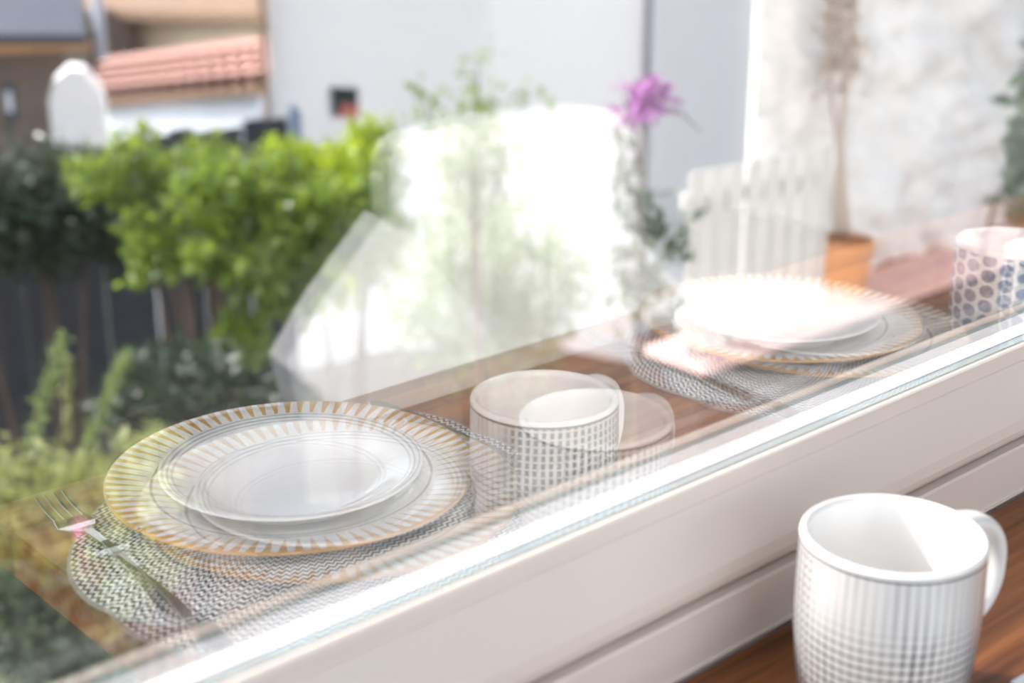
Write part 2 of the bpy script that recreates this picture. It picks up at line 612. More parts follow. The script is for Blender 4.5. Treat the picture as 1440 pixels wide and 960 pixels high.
bm_box(bm, (-3.0, -2.8, 2.3), (-2.8, -0.1, 2.5))
tag(link('wall_left', bm_mesh(bm), 'wall'), kind='structure')
tag(box('trim_2', (-3.0, -3.4, 0), (-2.8, 0.424, 1.0), 'floor'), kind='structure')  # dark wainscot added on the left wall as at the back

# window: fixed frame, sash and two panes
win = tag(empty('window_1', (0, 0, 0)), kind='structure')
YF = 0.4205
fixed = [(YF + 0.001, T), (YF, T + 0.0015), (YF, T + 0.0322), (YF + 0.0012, T + 0.0335), (YF + 0.012, T + 0.0335), (0.50, T + 0.02), (0.50, T - 0.005), (YF + 0.001, T - 0.005)]
link('fixed_frame', extrude_profile(fixed, XL, XR), 'frame', win)
box('frame_groove', (XL, YF + 0.010, T + 0.033), (XR, 0.486, T + 0.037), 'groove', win)
box('caulk_bead', (XL, YF - 0.0012, T), (XR, YF + 0.002, T + 0.0016), 'frame', win)
sash = [(YF + 0.010, T + 0.0365), (YF + 0.006, T + 0.0368), (YF + 0.0025, T + 0.0385), (YF + 0.0006, T + 0.0415), (YF, T + 0.045),
        (YF + 0.0008, T + 0.052), (0.4322, T + 0.0845), (0.4332, T + 0.0852), (0.4338, T + 0.0910), (0.4346, T + 0.0932), (0.4360, T + 0.0940), (GL_IN, T + 0.0940),
        (GL_IN, T + 0.075), (0.4636, T + 0.075), (0.4636, T + 0.080), (0.490, T + 0.058), (0.490, T + 0.0365)]
sash_o = link('sash_frame', extrude_profile(sash, XL + 0.05, XR - 0.05), 'frame', win)
for a, b in ((XL, XL + 0.12), (XR - 0.12, XR)):
    box('sash_stile', (a, YF, T + 0.038), (b, 0.49, Z_HEAD), 'frame', win, 0.004)
box('sash_head', (XL + 0.12, YF, Z_HEAD - 0.11), (XR - 0.12, 0.49, Z_HEAD), 'frame', win, 0.004)
box('glazing_seal', (XL + 0.06, GL_IN + 0.0042, T + 0.076), (XR - 0.06, 0.4468, T + 0.0925), 'gasket', win)
box('glazing_spacer', (XL + 0.06, 0.4468, T + 0.076), (XR - 0.06, GL_OUT - 0.0003, T + 0.0932), 'spacer', win, 0.0008)
box('outer_sill', (XL, 0.502, T - 0.005), (XR, 0.56, T + 0.005), 'frame', win, 0.004)


def pane(y0, mat_name):
    o = box('glass_pane', (XL + 0.06, y0, T + 0.0765), (XR - 0.06, y0 + 0.004, Z_HEAD - 0.06), ['clear', mat_name], win)
    for p in o.data.polygons:
        p.material_index = 1 if p.normal.y < -0.9 else 0
    return o


pane(GL_IN, 'pane_inner')['label'] = 'clear inner pane of the double glazing'
pane(GL_OUT, 'pane_outer')['label'] = 'mirroring outer pane of the double glazing'

# ================================================================== TABLE AND WHAT STANDS ON IT
tb = empty('window_table', (0.65, 0.247, 0))
tag(tb, 'narrow oiled brown wooden table pushed against the window frame', 'table')
box('tabletop', (-0.335, 0.0745 - 0.247, T - 0.032), (1.35, 0.4190 - 0.247, T), 'table', tb, 0.0025)
for sx in (-0.08, 1.20):
    for sy in (0.10, 0.38):
        box('leg', (sx - 0.025, sy - 0.247 - 0.022, 0.0), (sx + 0.025, sy - 0.247 + 0.022, T - 0.032), 'table', tb, 0.003)


def mug_profile(r, h):
    o = [(0.0, 0.003), (r * 0.70, 0.003), (r * 0.72, 0.0), (r * 0.80, 0.0005), (r * 0.86, 0.004), (r * 0.92, 0.012), (r * 0.965, 0.024), (r * 1.0, 0.042),
         (r * 1.012, 0.056), (r * 1.008, 0.072), (r, h - 0.003)]
    return o


def make_mug(name, loc, ang, r, h, mat_name, label):
    t = empty(name, loc, 0)
    tag(t, label, 'mug')
    b = link('body', lathe(mug_profile(r, h), 112), mat_name, t, rz=0, smooth=True)
    lip = [(r, h - 0.003), (r * 1.001, h - 0.002), (r - 0.0004, h - 0.0008), (r - 0.0018, h), (r - 0.0034, h - 0.0006), (r - 0.0042, h - 0.003)]
    link('rim', lathe(lip, 112), 'porcelain', t, smooth=True)
    ins = [(r - 0.0042, h - 0.003), (r - 0.0045, h - 0.02), (r - 0.0042, 0.05), (r * 0.90 - 0.003, 0.022), (r * 0.72, 0.010), (0.3 * r, 0.0075), (0.0, 0.007)]
    link('inside', lathe(ins, 112), 'porcelain', t, smooth=True)
    pts = []
    ca, sa = math.cos(ang), math.sin(ang)
    for i in range(25):
        q = i / 24
        a = math.pi * q
        rr = r - 0.003 + 0.034 * math.sin(a) ** 0.75
        z = h - 0.007 - 0.056 * (1 - math.cos(a)) / 2
        if q > 0.5:
            z -= 0.0
        pts.append((rr * ca, rr * sa, z))
    tang = Vector((-sa, ca, 0))
    rad = [0.0062 + 0.0012 * abs(math.cos(math.pi * i / 24)) for i in range(25)]
    V, F = [], []
    P = [Vector(p) for p in pts]
    for i, p in enumerate(P):
        d = (P[min(i + 1, 24)] - P[max(i - 1, 0)]).normalized()
        nrm = d.cross(tang).normalized()
        for k in range(14):
            w = 2 * math.pi * k / 14
            V.append(p + tang * math.cos(w) * rad[i] * 1.05 + nrm * math.sin(w) * rad[i] * 0.66)
    for i in range(24):
        for k in range(14):
            k2 = (k + 1) % 14
            F.append((i * 14 + k, i * 14 + k2, (i + 1) * 14 + k2, (i + 1) * 14 + k))
    hb = bmesh.new()
    bv = [hb.verts.new(c) for c in V]
    for q in F:
        hb.faces.new([bv[i] for i in q])
    link('handle', bm_mesh(hb), 'porcelain', t, smooth=True)
    return t


make_mug('grid_mug', (0.5478, 0.3402, T), math.radians(-10), 0.043, 0.093, 'mug_grid',
         'white mug with a fine dark grid pattern standing close to the window frame')
make_mug('dotted_mug', (1.052, 0.345, T), math.radians(40), 0.0435, 0.093, 'mug_dots',
         'white mug covered in speckled blue dots on the window table')

PLATES = ((0.467, 0.197), (0.940, 0.207))
which = ('the plate next to the grid mug', 'the plate next to the dotted mug')
plate_prof = [(0.0, 0.0045), (0.058, 0.0045), (0.066, 0.0058), (0.074, 0.0115), (0.084, 0.0155), (0.100, 0.0185), (0.1135, 0.0205), (0.1150, 0.0200), (0.1148, 0.0186),
              (0.100, 0.0150), (0.082, 0.0115), (0.070, 0.0050), (0.064, 0.0), (0.060, 0.0), (0.058, 0.0018), (0.0, 0.0018)]
plate_me = lathe(plate_prof, 128)
side_prof = [(0.0, 0.0040), (0.050, 0.0040), (0.056, 0.0052), (0.064, 0.0100), (0.072, 0.0135), (0.0810, 0.0165), (0.0822, 0.0160), (0.0818, 0.0148), (0.070, 0.0098),
             (0.060, 0.0040), (0.056, 0.0), (0.0, 0.0)]
side_me = lathe(side_prof, 128)
mat_prof = [(0.0, 0.0), (0.1700, 0.0), (0.1720, 0.0012), (0.1710, 0.0026), (0.0, 0.0028)]
mat_me = lathe(mat_prof, 128)
beside = ('grid mug', 'dotted mug')


def cutlery_blank(outline, thick):
    """outline: list of (along, half width, height)"""
    n = len(outline)
    V, F = [], []
    for y, w, z in outline:
        V += [(-w, y, z), (w, y, z), (w, y, z + thick), (-w, y, z + thick)]
    for i in range(n - 1):
        a, b = i * 4, i * 4 + 4
        for k in range(4):
            F.append((a + k, a + (k + 1) % 4, b + (k + 1) % 4, b + k))
    F += [(3, 2, 1, 0), tuple((n - 1) * 4 + k for k in range(4))]
    bm = bmesh.new()
    bv = [bm.verts.new(c) for c in V]
    for q in F:
        bm.faces.new([bv[i] for i in q])
    bmesh.ops.bevel(bm, geom=list(bm.edges), offset=0.0004, segments=1, affect='EDGES', clamp_overlap=True)
    return bm_mesh(bm)


# origin in the middle of the piece, handle towards +Y
fork_handle = cutlery_blank([(-0.035, 0.0028, 0.004), (-0.01, 0.0024, 0.006), (0.03, 0.0034, 0.004), (0.07, 0.0070, 0.001), (0.085, 0.0072, 0.0), (0.091, 0.0045, 0.0)], 0.0018)
fork_head = cutlery_blank([(-0.062, 0.0105, 0.001), (-0.052, 0.0120, 0.0005), (-0.043, 0.0085, 0.002), (-0.034, 0.0028, 0.004)], 0.0015)
fork_tine = cutlery_blank([(-0.095, 0.0008, 0.005), (-0.080, 0.0012, 0.002), (-0.060, 0.0013, 0.001)], 0.0013)
knife_handle = cutlery_blank([(0.0, 0.0042, 0.0), (0.03, 0.0055, 0.0), (0.085, 0.0075, 0.0), (0.098, 0.0060, 0.0)], 0.0035)
knife_blade = cutlery_blank([(-0.105, 0.0020, 0.0008), (-0.095, 0.0070, 0.0008), (-0.06, 0.0088, 0.0008), (-0.01, 0.0070, 0.0008), (0.002, 0.0042, 0.0008)], 0.0014)

for i, (x, y) in enumerate(PLATES):
    pm = link('placemat', mat_me, 'placemat', None, (x, 0.200, T), math.radians(-20 + 2 * i), True)
    pm.scale = (0.95, 0.66, 1)
    tag(pm, 'oval black and white woven placemat under the plate beside the %s' % beside[i], 'placemat', 'place settings')
    zt = T + 0.0028
    tag(link('dinner_plate', plate_me, 'plate', None, (x, y, zt), 0.3 * i, True),
        'white plate with an amber toothed rim beside the %s' % beside[i], 'plate', 'place settings')
    tag(link('side_plate', side_me, 'side_plate', None, (x, y, zt + 0.0088), 0, True),
        'small white ringed plate stacked on the amber-rimmed plate beside the %s' % beside[i], 'plate', 'place settings')
    f = empty('fork', (x - 0.124, 0.195, zt), math.radians(4))
    tag(f, 'steel fork on the placemat beside the plate near the %s' % beside[i], 'fork', 'place settings')
    link('handle', fork_handle, 'steel', f)
    link('head', fork_head, 'steel', f)
    for k in range(4):
        o = link('tine', fork_tine, 'steel', f)
        o.location.x = -0.0086 + k * 0.00573
    f = empty('knife', (x + 0.138, 0.205, zt), math.radians(-3))
    tag(f, 'steel knife on the placemat beside the plate near the %s' % beside[i], 'knife', 'place settings')
    link('handle', knife_handle, 'steel', f)
    link('blade', knife_blade, 'steel', f)

# white linen armchair drawn up to the table (seen mirrored in the glass)
ch = empty('linen_armchair', (1.355, -0.55, 0), math.radians(3))
tag(ch, 'white linen slipcovered armchair with pleated back drawn up to the table', 'armchair')


def pleated_panel(w, z0, z1, depth, waves, amp, curve=0.0, nz=14):
    nx = waves * 8
    V, F = [], []
    for s in (0, 1):
        for j in range(nz + 1):
            z = z0 + (z1 - z0) * j / nz
            for i in range(nx + 1):
                u = i / nx
                x = (u - 0.5) * w
                top = 1 - max(0.0, (z - (z1 - 0.04)) / 0.04) ** 2 * 0.5
                if s == 0:
                    y = amp * (math.sin(u * waves * 2 * math.pi + 0.6 * math.sin(5 * u)) * (0.5 + 0.5 * math.sin(9 * u + 1))) - depth * 0.5 * (1 - top)
                else:
                    y = -depth + depth * 0.5 * (1 - top)
                zz = z - curve * (2 * u - 1) ** 4
                V.append((x, y, zz))
    m = (nx + 1) * (nz + 1)
    for s in (0, 1):
        for j in range(nz):
            for i in range(nx):
                a = s * m + j * (nx + 1) + i
                q = (a, a + 1, a + nx + 2, a + nx + 1)
                F.append(q if s == 0 else q[::-1])
    for j in range(nz):
        a, b = j * (nx + 1), (j + 1) * (nx + 1)
        F.append((a, b, b + m, a + m))
        a, b = a + nx, b + nx
        F.append((a, a + m, b + m, b))
    for i in range(nx):
        a = nz * (nx + 1) + i
        F.append((a, a + 1, a + 1 + m, a + m))
    return mesh(V, F)


link('backrest', pleated_panel(0.38, 0.40, 0.775, 0.10, 9, 0.010, 0.015), 'linen', ch, smooth=True)
box('seat', (-0.20, -0.02, 0.32), (0.20, 0.36, 0.42), 'linen', ch, 0.03)
link('skirt', pleated_panel(0.46, 0.02, 0.34, 0.03, 10, 0.010), 'linen', ch, loc=(0, 0.37, 0), smooth=True)
for sd in (-1, 1):      # arms that flare out from the back
    V, F = [], []
    for y0, tp in ((-0.10, 0.02), (0.02, 0.0), (0.20, -0.10), (0.34, -0.16)) if sd < 0 else ((-0.10, -0.04), (0.02, -0.06), (0.20, -0.18), (0.34, -0.22)):
        V += [(sd * 0.20, y0, 0.02), (sd * 0.26, y0, 0.02), (sd * (0.36 if sd < 0 else 0.25), y0, 0.47 + tp), (sd * (0.30 if sd < 0 else 0.24), y0, 0.545 + tp), (sd * 0.20, y0, 0.64 + tp)]
    for k in range(3):
        for q in range(5):
            F.append((k * 5 + q, k * 5 + (q + 1) % 5, k * 5 + 5 + (q + 1) % 5, k * 5 + 5 + q))
    F += [(0, 1, 2, 3, 4), (19, 18, 17, 16, 15)]
    hb = bmesh.new()
    bv = [hb.verts.new(c_) for c_ in V]
    for q in F:
        hb.faces.new([bv[i] for i in q])
    link('armrest', bm_mesh(hb), 'linen', ch)

# ================================================================== OUTDOORS
GZ = -3.6
nx, ny = 40, 40
V, F = [], []
for j in range(ny + 1):
    for i in range(nx + 1):
        x = -14 + 44 * i / nx
        y = 0.66 + 40 * j / ny
        z = GZ + 0.10 * math.sin(x * 1.3 + y) + 0.07 * math.sin(y * 2.1 - x * 0.7) - max(0.0, min(1.0, (y - 11) / 6)) * 3.5
        V.append((x, y, z))
for j in range(ny):
    for i in range(nx):
        a = j * (nx + 1) + i
        F.append((a, a + 1, a + nx + 2, a + nx + 1))
tag(link('ground_garden', mesh(V, F), 'soil', smooth=True), kind='structure')


def plant(name, label, cat, blobs, n, size, leaf, root, stems, group=None, aspect=0.55, shell=0.4, bark='bark', r0=0.03, droop=0.0, extra=None):
    t = empty(name, root)
    tag(t, label, cat, group)
    R = Vector(root)
    pts = blob_points([(Vector(c) - R, r) for c, r in blobs], n, shell)
    fo = link('foliage', leaf_mesh(pts, size, aspect, 0.35, droop), leaf, t)
    fo['kind'] = 'stuff'
    lst = []
    for k in range(stems):
        c, rr = blobs[k % len(blobs)]
        c = Vector(c) - R
        st = Vector((random.uniform(-.12, .12), random.uniform(-.12, .12), 0)) if stems > 1 else Vector((0, 0, 0))
        mid = st.lerp(c, 0.55) + Vector((random.uniform(-.15, .15), random.uniform(-.15, .15), 0))
        mid.z = c.z * 0.55
        P = []
        for q in range(9):
            u = q / 8
            P.append((st * (1 - u) ** 2 + mid * 2 * u * (1 - u) + (c + Vector((0, 0, rr[2] * 0.6))) * u * u))
        lst.append((P, [r0 * (1 - 0.85 * q / 8) for q in range(9)]))
    for k, (p, rd) in enumerate(lst):
        v, f = tube_geo(p, rd, 7)
        link('stem', mesh(v, f), bark, t, smooth=True)
    return t


def B(px, py, dist, rx, rz, ry=None):
    return (at(px, py, dist), (rx, ry or rx, rz))


def ground_at(p):
    return (p.x, p.y, GZ - 0.08)


# board fence behind the shrubs, garden shade put into its dark colour
fc = empty('board_fence', (3.2, 8.3, GZ))
tag(fc, 'board fence behind the garden shrubs with shade put into its dark colour', 'fence')
pl = bm_mesh(bm_box(bmesh.new(), (-0.085, -0.012, 0.0), (0.085, 0.012, 2.95), 0.004))
pl.materials.append(M['fence'])
for k in range(28):
    link('plank', pl, None, fc, loc=(-2.6 + k * 0.178, 0.008 * (k % 2) + random.uniform(-.004, .004), random.uniform(-.03, .03) - 0.05))
for z in (0.5, 2.4):
    box('rail', (-2.7, 0.02, z), (2.3, 0.06, z + 0.09), 'fence', fc)

# shrubs
c = at(360, 560, 5.9)
plant('bushy_shrub', 'large bright green glossy-leaved shrub in front of the dark fence', 'shrub',
      clumps([B(250, 235, 6.0, .34, .14), B(330, 285, 5.9, .40, .22), B(270, 345, 5.8, .30, .18), B(410, 310, 5.9, .34, .26), B(370, 400, 5.7, .26, .20),
              B(350, 490, 5.7, .12, .16), B(470, 280, 6.0, .22, .22), B(150, 245, 6.0, .16, .10), B(430, 390, 5.8, .18, .18), B(515, 300, 6.0, .10, .16)], 56, .125),
      7400, 0.052, 'leaf', ground_at(at(360, 560, 6.2)), 10)
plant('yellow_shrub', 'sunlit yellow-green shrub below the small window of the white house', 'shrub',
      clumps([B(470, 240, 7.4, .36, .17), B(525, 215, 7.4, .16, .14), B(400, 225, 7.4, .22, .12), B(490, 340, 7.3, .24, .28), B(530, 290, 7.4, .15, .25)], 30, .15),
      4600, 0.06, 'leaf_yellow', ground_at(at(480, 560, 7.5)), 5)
plant('dark_hedge', 'green hedge beside the bright shrub with shade put into its dark leaves', 'hedge',
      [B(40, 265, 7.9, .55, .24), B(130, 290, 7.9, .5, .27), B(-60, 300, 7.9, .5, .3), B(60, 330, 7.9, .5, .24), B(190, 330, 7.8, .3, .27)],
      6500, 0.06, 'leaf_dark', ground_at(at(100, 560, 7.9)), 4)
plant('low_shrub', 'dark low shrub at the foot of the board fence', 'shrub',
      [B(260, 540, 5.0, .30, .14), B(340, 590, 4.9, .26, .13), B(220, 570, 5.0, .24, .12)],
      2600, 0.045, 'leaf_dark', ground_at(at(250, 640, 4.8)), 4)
plant('olive_shrub', 'feathery olive green shrub growing right below the window', 'shrub',
      [B(50, 780, 3.7, .24, .16), B(130, 700, 3.8, .26, .11), B(20, 690, 3.8, .21, .12), B(60, 880, 3.6, .22, .13), B(-40, 800, 3.7, .2, .2), B(160, 800, 3.7, .18, .12), B(210, 625, 4.0, .12, .05), B(20, 950, 3.6, .2, .1)],
      11000, 0.032, 'leaf_olive', ground_at(at(60, 900, 3.8)), 8, aspect=0.4, shell=0.15, r0=0.02)
plant('grey_shrub', 'dark grey-green shrub at the foot of the feathery olive shrub', 'shrub',
      [B(40, 900, 2.9, .12, .09), B(90, 850, 2.95, .09, .06), B(120, 960, 2.85, .13, .08), B(20, 830, 2.95, .07, .05)],
      2800, 0.032, 'leaf_grey', ground_at(at(60, 930, 2.9)), 3, shell=0.2, r0=0.012)

# flower spikes above the olive shrub
spikes = (('tall flower spike leaning above the feathery olive shrub', (40, 640), (88, 470), .021), ('slender flower spike with orange tip beside the tall spike', (95, 620), (95, 500), .010),
          ('broad pale flower spike leaning towards the plate', (120, 640), (178, 495), .019))
for (lab, a, b, w), rg in zip(spikes, (4.4, 4.7, 4.25)):
    p0, p1 = at(a[0], a[1], rg), at(b[0], b[1], rg)
    root = Vector((p0.x, p0.y, GZ - 0.1))
    t = empty('flower_spike', root)
    tag(t, lab, 'flower', 'flower spikes under the window')
    P = [Vector((0, 0, 0)), (p0 - root), (p0.lerp(p1, 0.5) - root) + Vector((-.01, 0, 0)), p1 - root]
    v, f = tube_geo(P, [.005, .005, .004, .002], 6)
    link('stem', mesh(v, f), 'bark', t)
    n = 420
    u = rng.uniform(0, 1, n)
    pos = np.array([tuple(P[1].lerp(P[3], k)) for k in u]) + rng.normal(size=(n, 3)) * w * 0.45
    o = link('florets', leaf_mesh(pos, 0.016, 0.6), 'leaf_pale' if w > .015 else 'leaf_olive', t)
    o['kind'] = 'stuff'
pp = at(112, 742, 3.2)
t = empty('pink_flower', (pp.x, pp.y, GZ - 0.1))
hp = pp.z - GZ + 0.1
tag(t, 'small pink blossom in the feathery olive shrub', 'flower')
link('petals', leaf_mesh(np.array([(0, 0, hp)]) + rng.normal(size=(16, 3)) * .010, 0.016, 0.7), 'pink_petal', t)
v, f = tube_geo([(0, 0, 0), (0.03, 0, hp * .5), (0, 0, hp)], .004, 6)
link('stem', mesh(v, f), 'stem', t)

# young sapling in front of the white house
root = at(670, 560, 6.4)
t = empty('sapling', (root.x, root.y, GZ - 0.08))
tag(t, 'thin young tree with sparse leafy shoots before the white house', 'tree')
R0 = Vector(t.location)
fork_p = at(670, 330, 6.4) - R0
v, f = tube_geo([Vector((0, 0, 0)), fork_p * 0.5 + Vector((.05, 0, 0)), fork_p], [.03, .022, .014], 7)
link('trunk', mesh(v, f), 'bark', t, smooth=True)
pos = []
for px, py in ((590, 120), (615, 190), (672, 80), (685, 140), (645, 150), (740, 130), (705, 230), (640, 240)):
    tip = at(px, py, 6.4 + random.uniform(-.15, .15)) - R0
    v, f = tube_geo([fork_p, fork_p.lerp(tip, .5) + Vector((0, 0, -.04)), tip], [.010, .006, .002], 5)
    link('branch', mesh(v, f), 'bark', t)
    dens = 95 if px in (672, 685, 645) else 45
    for k in range(dens):
        q = fork_p.lerp(tip, random.uniform(.35, 1.0))
        pos.append(tuple(q + Vector(rng.normal(size=3)) * 0.045))
o = link('foliage', leaf_mesh(np.array(pos), 0.055, 0.5), 'leaf_pale', t)
o['kind'] = 'stuff'
plant('pale_bush', 'pale green bush at the foot of the white house', 'shrub',
      [B(660, 350, 8.6, .42, .40), B(640, 440, 8.6, .45, .45), B(750, 400, 8.7, .42, .42), B(700, 480, 8.6, .45, .35)],
      4500, 0.055, 'leaf_pale', ground_at(at(690, 600, 8.6)), 4)

# ---------------- the white house with its small window
C1 = at(905, 100, 13.0)
C1 = Vector((C1.x, C1.y, 0))
tdir = Vector((-0.6, 0.8, 0))
nrm = Vector((-0.8, -0.6, 0))
WID = 3.42
house = empty('white_house', (C1.x, C1.y, GZ - 0.4), math.atan2(0.8, -0.6))
tag(house, 'plain white rendered house wall with one tiny window', 'house')


def on_house(px, py):
    d = fwd * 2080 + right * (px - 720) + upv * (480 - py)
    k = (C1.x * nrm.x + C1.y * nrm.y) / (d.x * nrm.x + d.y * nrm.y)
    p = Vector((0, 0, CAM_Z)) + d * k
    s = (p - C1).dot(tdir)
    return s, p.z - (GZ - 0.4)


s0, z0 = on_house(505, 168)
s1, z1 = on_house(461, 122)
# local axes: X along the wall (from the corner), +Y out of the wall towards the garden side
H = 6.2
bm = bmesh.new()
for lo, hi in (((0, -1.2, 0), (s0, 0, H)), ((s1, -1.2, 0), (WID, 0, H)), ((s0, -1.2, 0), (s1, 0, z0)), ((s0, -1.2, z1), (s1, 0, H))):
    bm_box(bm, lo, hi)
link('wall', bm_mesh(bm), 'render', house)
w = box('window', (s0 - .02, -0.16, z0 - .02), (s1 + .02, -0.10, z1 + .02), 'zinc', house)
box('pane', (s0 + .02, -0.10, z0 + .02), (s1 - .02, -0.09, z1 - .02), 'window_dark', w)
box('curtain', (s0, -0.088, z0), (s0 + (s1 - s0) * 0.72, -0.075, z0 + (z1 - z0) * 0.42), 'red_curtain', w)
v, f = tube_geo([(-0.03, 0.05, 0.0), (-0.03, 0.05, H)], .035, 10)
link('downpipe', mesh(v, f), 'purple_pipe', house, smooth=True)
v, f = tube_geo([(WID + 0.03, 0.06, 0.0), (WID + 0.03, 0.06, H)], .03, 10)
link('corner_pipe', mesh(v, f), 'umber_roof', house, smooth=True)
box('roof', (-0.05, -1.2, H), (WID + .2, 0.2, H + 0.2), 'clay', house)

ng = empty('grey_house', (C1.x + 1.02, C1.y + 0.95, GZ - 0.4))
tag(ng, 'plain grey rendered house wall standing beside the white house', 'house')
box('wall', (0, 0, 0), (6.0, 3.0, 6.0), 'render_grey', ng)
box('roof', (0, -.1, 6.0), (6.2, 3.2, 6.2), 'clay', ng)

# ---------------- houses in the far corner
def wall_block(px0, px1, py_top, dist, thick, m, parent, name, zb=-9.0, dist2=None):
    a, b = at(px0, py_top, dist), at(px1, py_top, dist2 or dist)
    d = Vector((b.x - a.x, b.y - a.y, 0))
    L = d.length
    ang = math.atan2(d.y, d.x)
    o = box(name, (0, 0, 0), (L, thick, max(a.z, b.z) - zb), m, parent)
    for vv in o.data.vertices:
        if vv.co.z > 1e-3:
            vv.co.z = (a.z if vv.co.x < L / 2 else b.z) - zb
    o.location = Vector((a.x, a.y, zb)) - Vector(parent.location)
    o.rotation_euler = (0, 0, ang)
    return o


hA = empty('brown_house', at(0, 0, 19).to_2d().to_3d() + Vector((0, 0, -9)))
tag(hA, 'brown-grey house with a dark slate roof and ochre eaves', 'house')
wall_block(-160, 90, 72, 19.6, 1.0, 'brown_wall', hA, 'wall')
o = wall_block(-160, 128, 62, 18.7, 0.25, 'ochre', hA, 'eaves_board')
bz = at(0, 75, 18.7).z
o.data.transform(Matrix.Identity(4))
for vv in o.data.vertices:
    if vv.co.z < 1:
        vv.co.z = bz + 9
a, b = at(-160, 62, 18.6), at(122, 62, 18.6)
a2, b2 = at(-160, -20, 22.5), at(110, -20, 22.5)
R = Vector(hA.location)
up_ = Vector((0, 0, .12))
V = [a - R, b - R, b2 - R, a2 - R, a - R + up_, b - R + up_, b2 - R + up_, a2 - R + up_]
link('roof', mesh(V, [(3, 2, 1, 0), (4, 5, 6, 7), (0, 1, 5, 4), (1, 2, 6, 5), (2, 3, 7, 6), (3, 0, 4, 7)]), 'slate', hA)
sk_o = wall_block(0, 50, -2, 20.8, 0.06, 'pale_wall', hA, 'skylight', zb=at(0, 22, 20.8).z)
wn_o = wall_block(4, 22, 118, 18.9, 0.1, 'slate', hA, 'window', zb=at(0, 172, 18.9).z)
wp = wall_block(7, 16, 130, 18.85, 0.05, 'pale_wall', hA, 'blind', zb=at(0, 158, 18.85).z)
dp = at(140, 40, 19.4)
v, f = tube_geo([Vector((dp.x, dp.y, -6)) - R, Vector((dp.x, dp.y, 1.5)) - R], .07, 10)
link('downpipe', mesh(v, f), 'zinc', hA, smooth=True)

hB = empty('sandy_house', at(280, 0, 21).to_2d().to_3d() + Vector((0, 0, -9)))
tag(hB, 'sandy rendered house with an umber roof behind the tiled shed', 'house')
wall_block(172, 420, 30, 22.5, 3, 'beige_wall', hB, 'wall', dist2=18.5)
R = Vector(hB.location)
a, b = at(120, 26, 22.6), at(430, 34, 18.0)
a2, b2 = at(120, -40, 26), at(430, -40, 21.5)
V = [a - R, b - R, b2 - R, a2 - R, a - R + up_, b - R + up_, b2 - R + up_, a2 - R + up_]
link('roof', mesh(V, [(3, 2, 1, 0), (4, 5, 6, 7), (0, 1, 5, 4), (1, 2, 6, 5), (2, 3, 7, 6), (3, 0, 4, 7)]), 'umber_roof', hB)
wall_block(120, 180, 20, 21.8, 1, 'brown_wall', hB, 'side_wall')

# shed with terracotta roof tiles
sh = empty('tiled_shed', at(260, 120, 16).to_2d().to_3d() + Vector((0, 0, -9)))
tag(sh, 'pale shed wall under a terracotta tiled roof', 'shed')
R = Vector(sh.location)
wall_block(136, 376, 126, 17.4, 0.9, 'pale_wall', sh, 'wall', dist2=14.6)
E0, E1 = at(132, 138, 17.2), at(378, 116, 14.3)          # eaves
T0, T1 = at(132, 92, 18.6), at(378, 68, 15.4)            # upper edge
V = [E0 - R, E1 - R, T1 - R, T0 - R]
V += [p + Vector((0, 0, -.10)) for p in V]
link('roof_deck', mesh(V, [(0, 1, 2, 3), (7, 6, 5, 4), (0, 4, 5, 1), (1, 5, 6, 2), (2, 6, 7, 3), (3, 7, 4, 0)]), 'umber_roof', sh)
n_col, n_row = 13, 4
ex = (E1 - E0)
tile_w = ex.length / n_col
slope = ((T0 - E0) + (T1 - E1)) * 0.5
tile_l = slope.length / n_row * 1.12
V, F = [], []
for j in range(2):
    for i in range(9):
        a = math.pi * i / 8
        rr = tile_w * (0.52 if j == 0 else 0.44)
        V.append((-math.cos(a) * rr, j * tile_l, math.sin(a) * rr * 0.75))
for j in range(2):
    for i in range(9):
        a = math.pi * i / 8
        rr = tile_w * (0.46 if j == 0 else 0.38)
        V.append((-math.cos(a) * rr, j * tile_l, math.sin(a) * rr * 0.75 - 0.005))
for i in range(8):
    F += [(i, i + 1, i + 10, i + 9), (18 + i, 27 + i, 28 + i, 19 + i), (i, 18 + i, 19 + i, i + 1)]
tile_me = mesh(V, F)
tile_me.materials.append(M['clay'])
ux = ex.normalized()
uy = slope.normalized()
uz = ux.cross(uy).normalized()
rot = Matrix((ux, uy, uz)).transposed().to_4x4()
for r_ in range(n_row):
    for c_ in range(n_col):
        p = E0 + ex * ((c_ + .5) / n_col) + slope * (r_ / n_row) - R + uz * 0.02
        o = link('roof_tile', tile_me, None, sh)
        o.matrix_local = Matrix.Translation(p) @ rot
        o.rotation_mode = 'XYZ'
o = wall_block(362, 376, 118, 14.5, 0.12, 'zinc', sh, 'corner_post', dist2=14.35)

cp = at(105, 92, 15.2)
cs = empty('white_gable', (cp.x, cp.y, -9), math.radians(-30))
tag(cs, 'narrow white chimney wall with a rounded top beside the tiled shed', 'wall')
hw, ht = 0.26, cp.z + 9
prof = [(-hw, 0), (hw, 0), (hw, ht - .30), (hw * .75, ht - .12), (hw * .2, ht), (-hw * .3, ht - .02), (-hw * .85, ht - .2), (-hw, ht - .35)]
o = link('stack', extrude_profile(prof, -0.2, 0.2), 'render', cs)
o.rotation_euler.z = math.pi / 2
br = at(400, 172, 12.9)
bs = empty('blue_sheet', (br.x, br.y, br.z - 1.2), math.radians(120))
tag(bs, 'blue-grey sheet leaning against the foot of the white house corner', 'sheet')
link('panel', extrude_profile([(-.35, 0), (.10, 0), (-.02, 0.75), (-.14, 1.33), (-.30, 1.25)], -.01, .01), 'blue_tarp', bs)

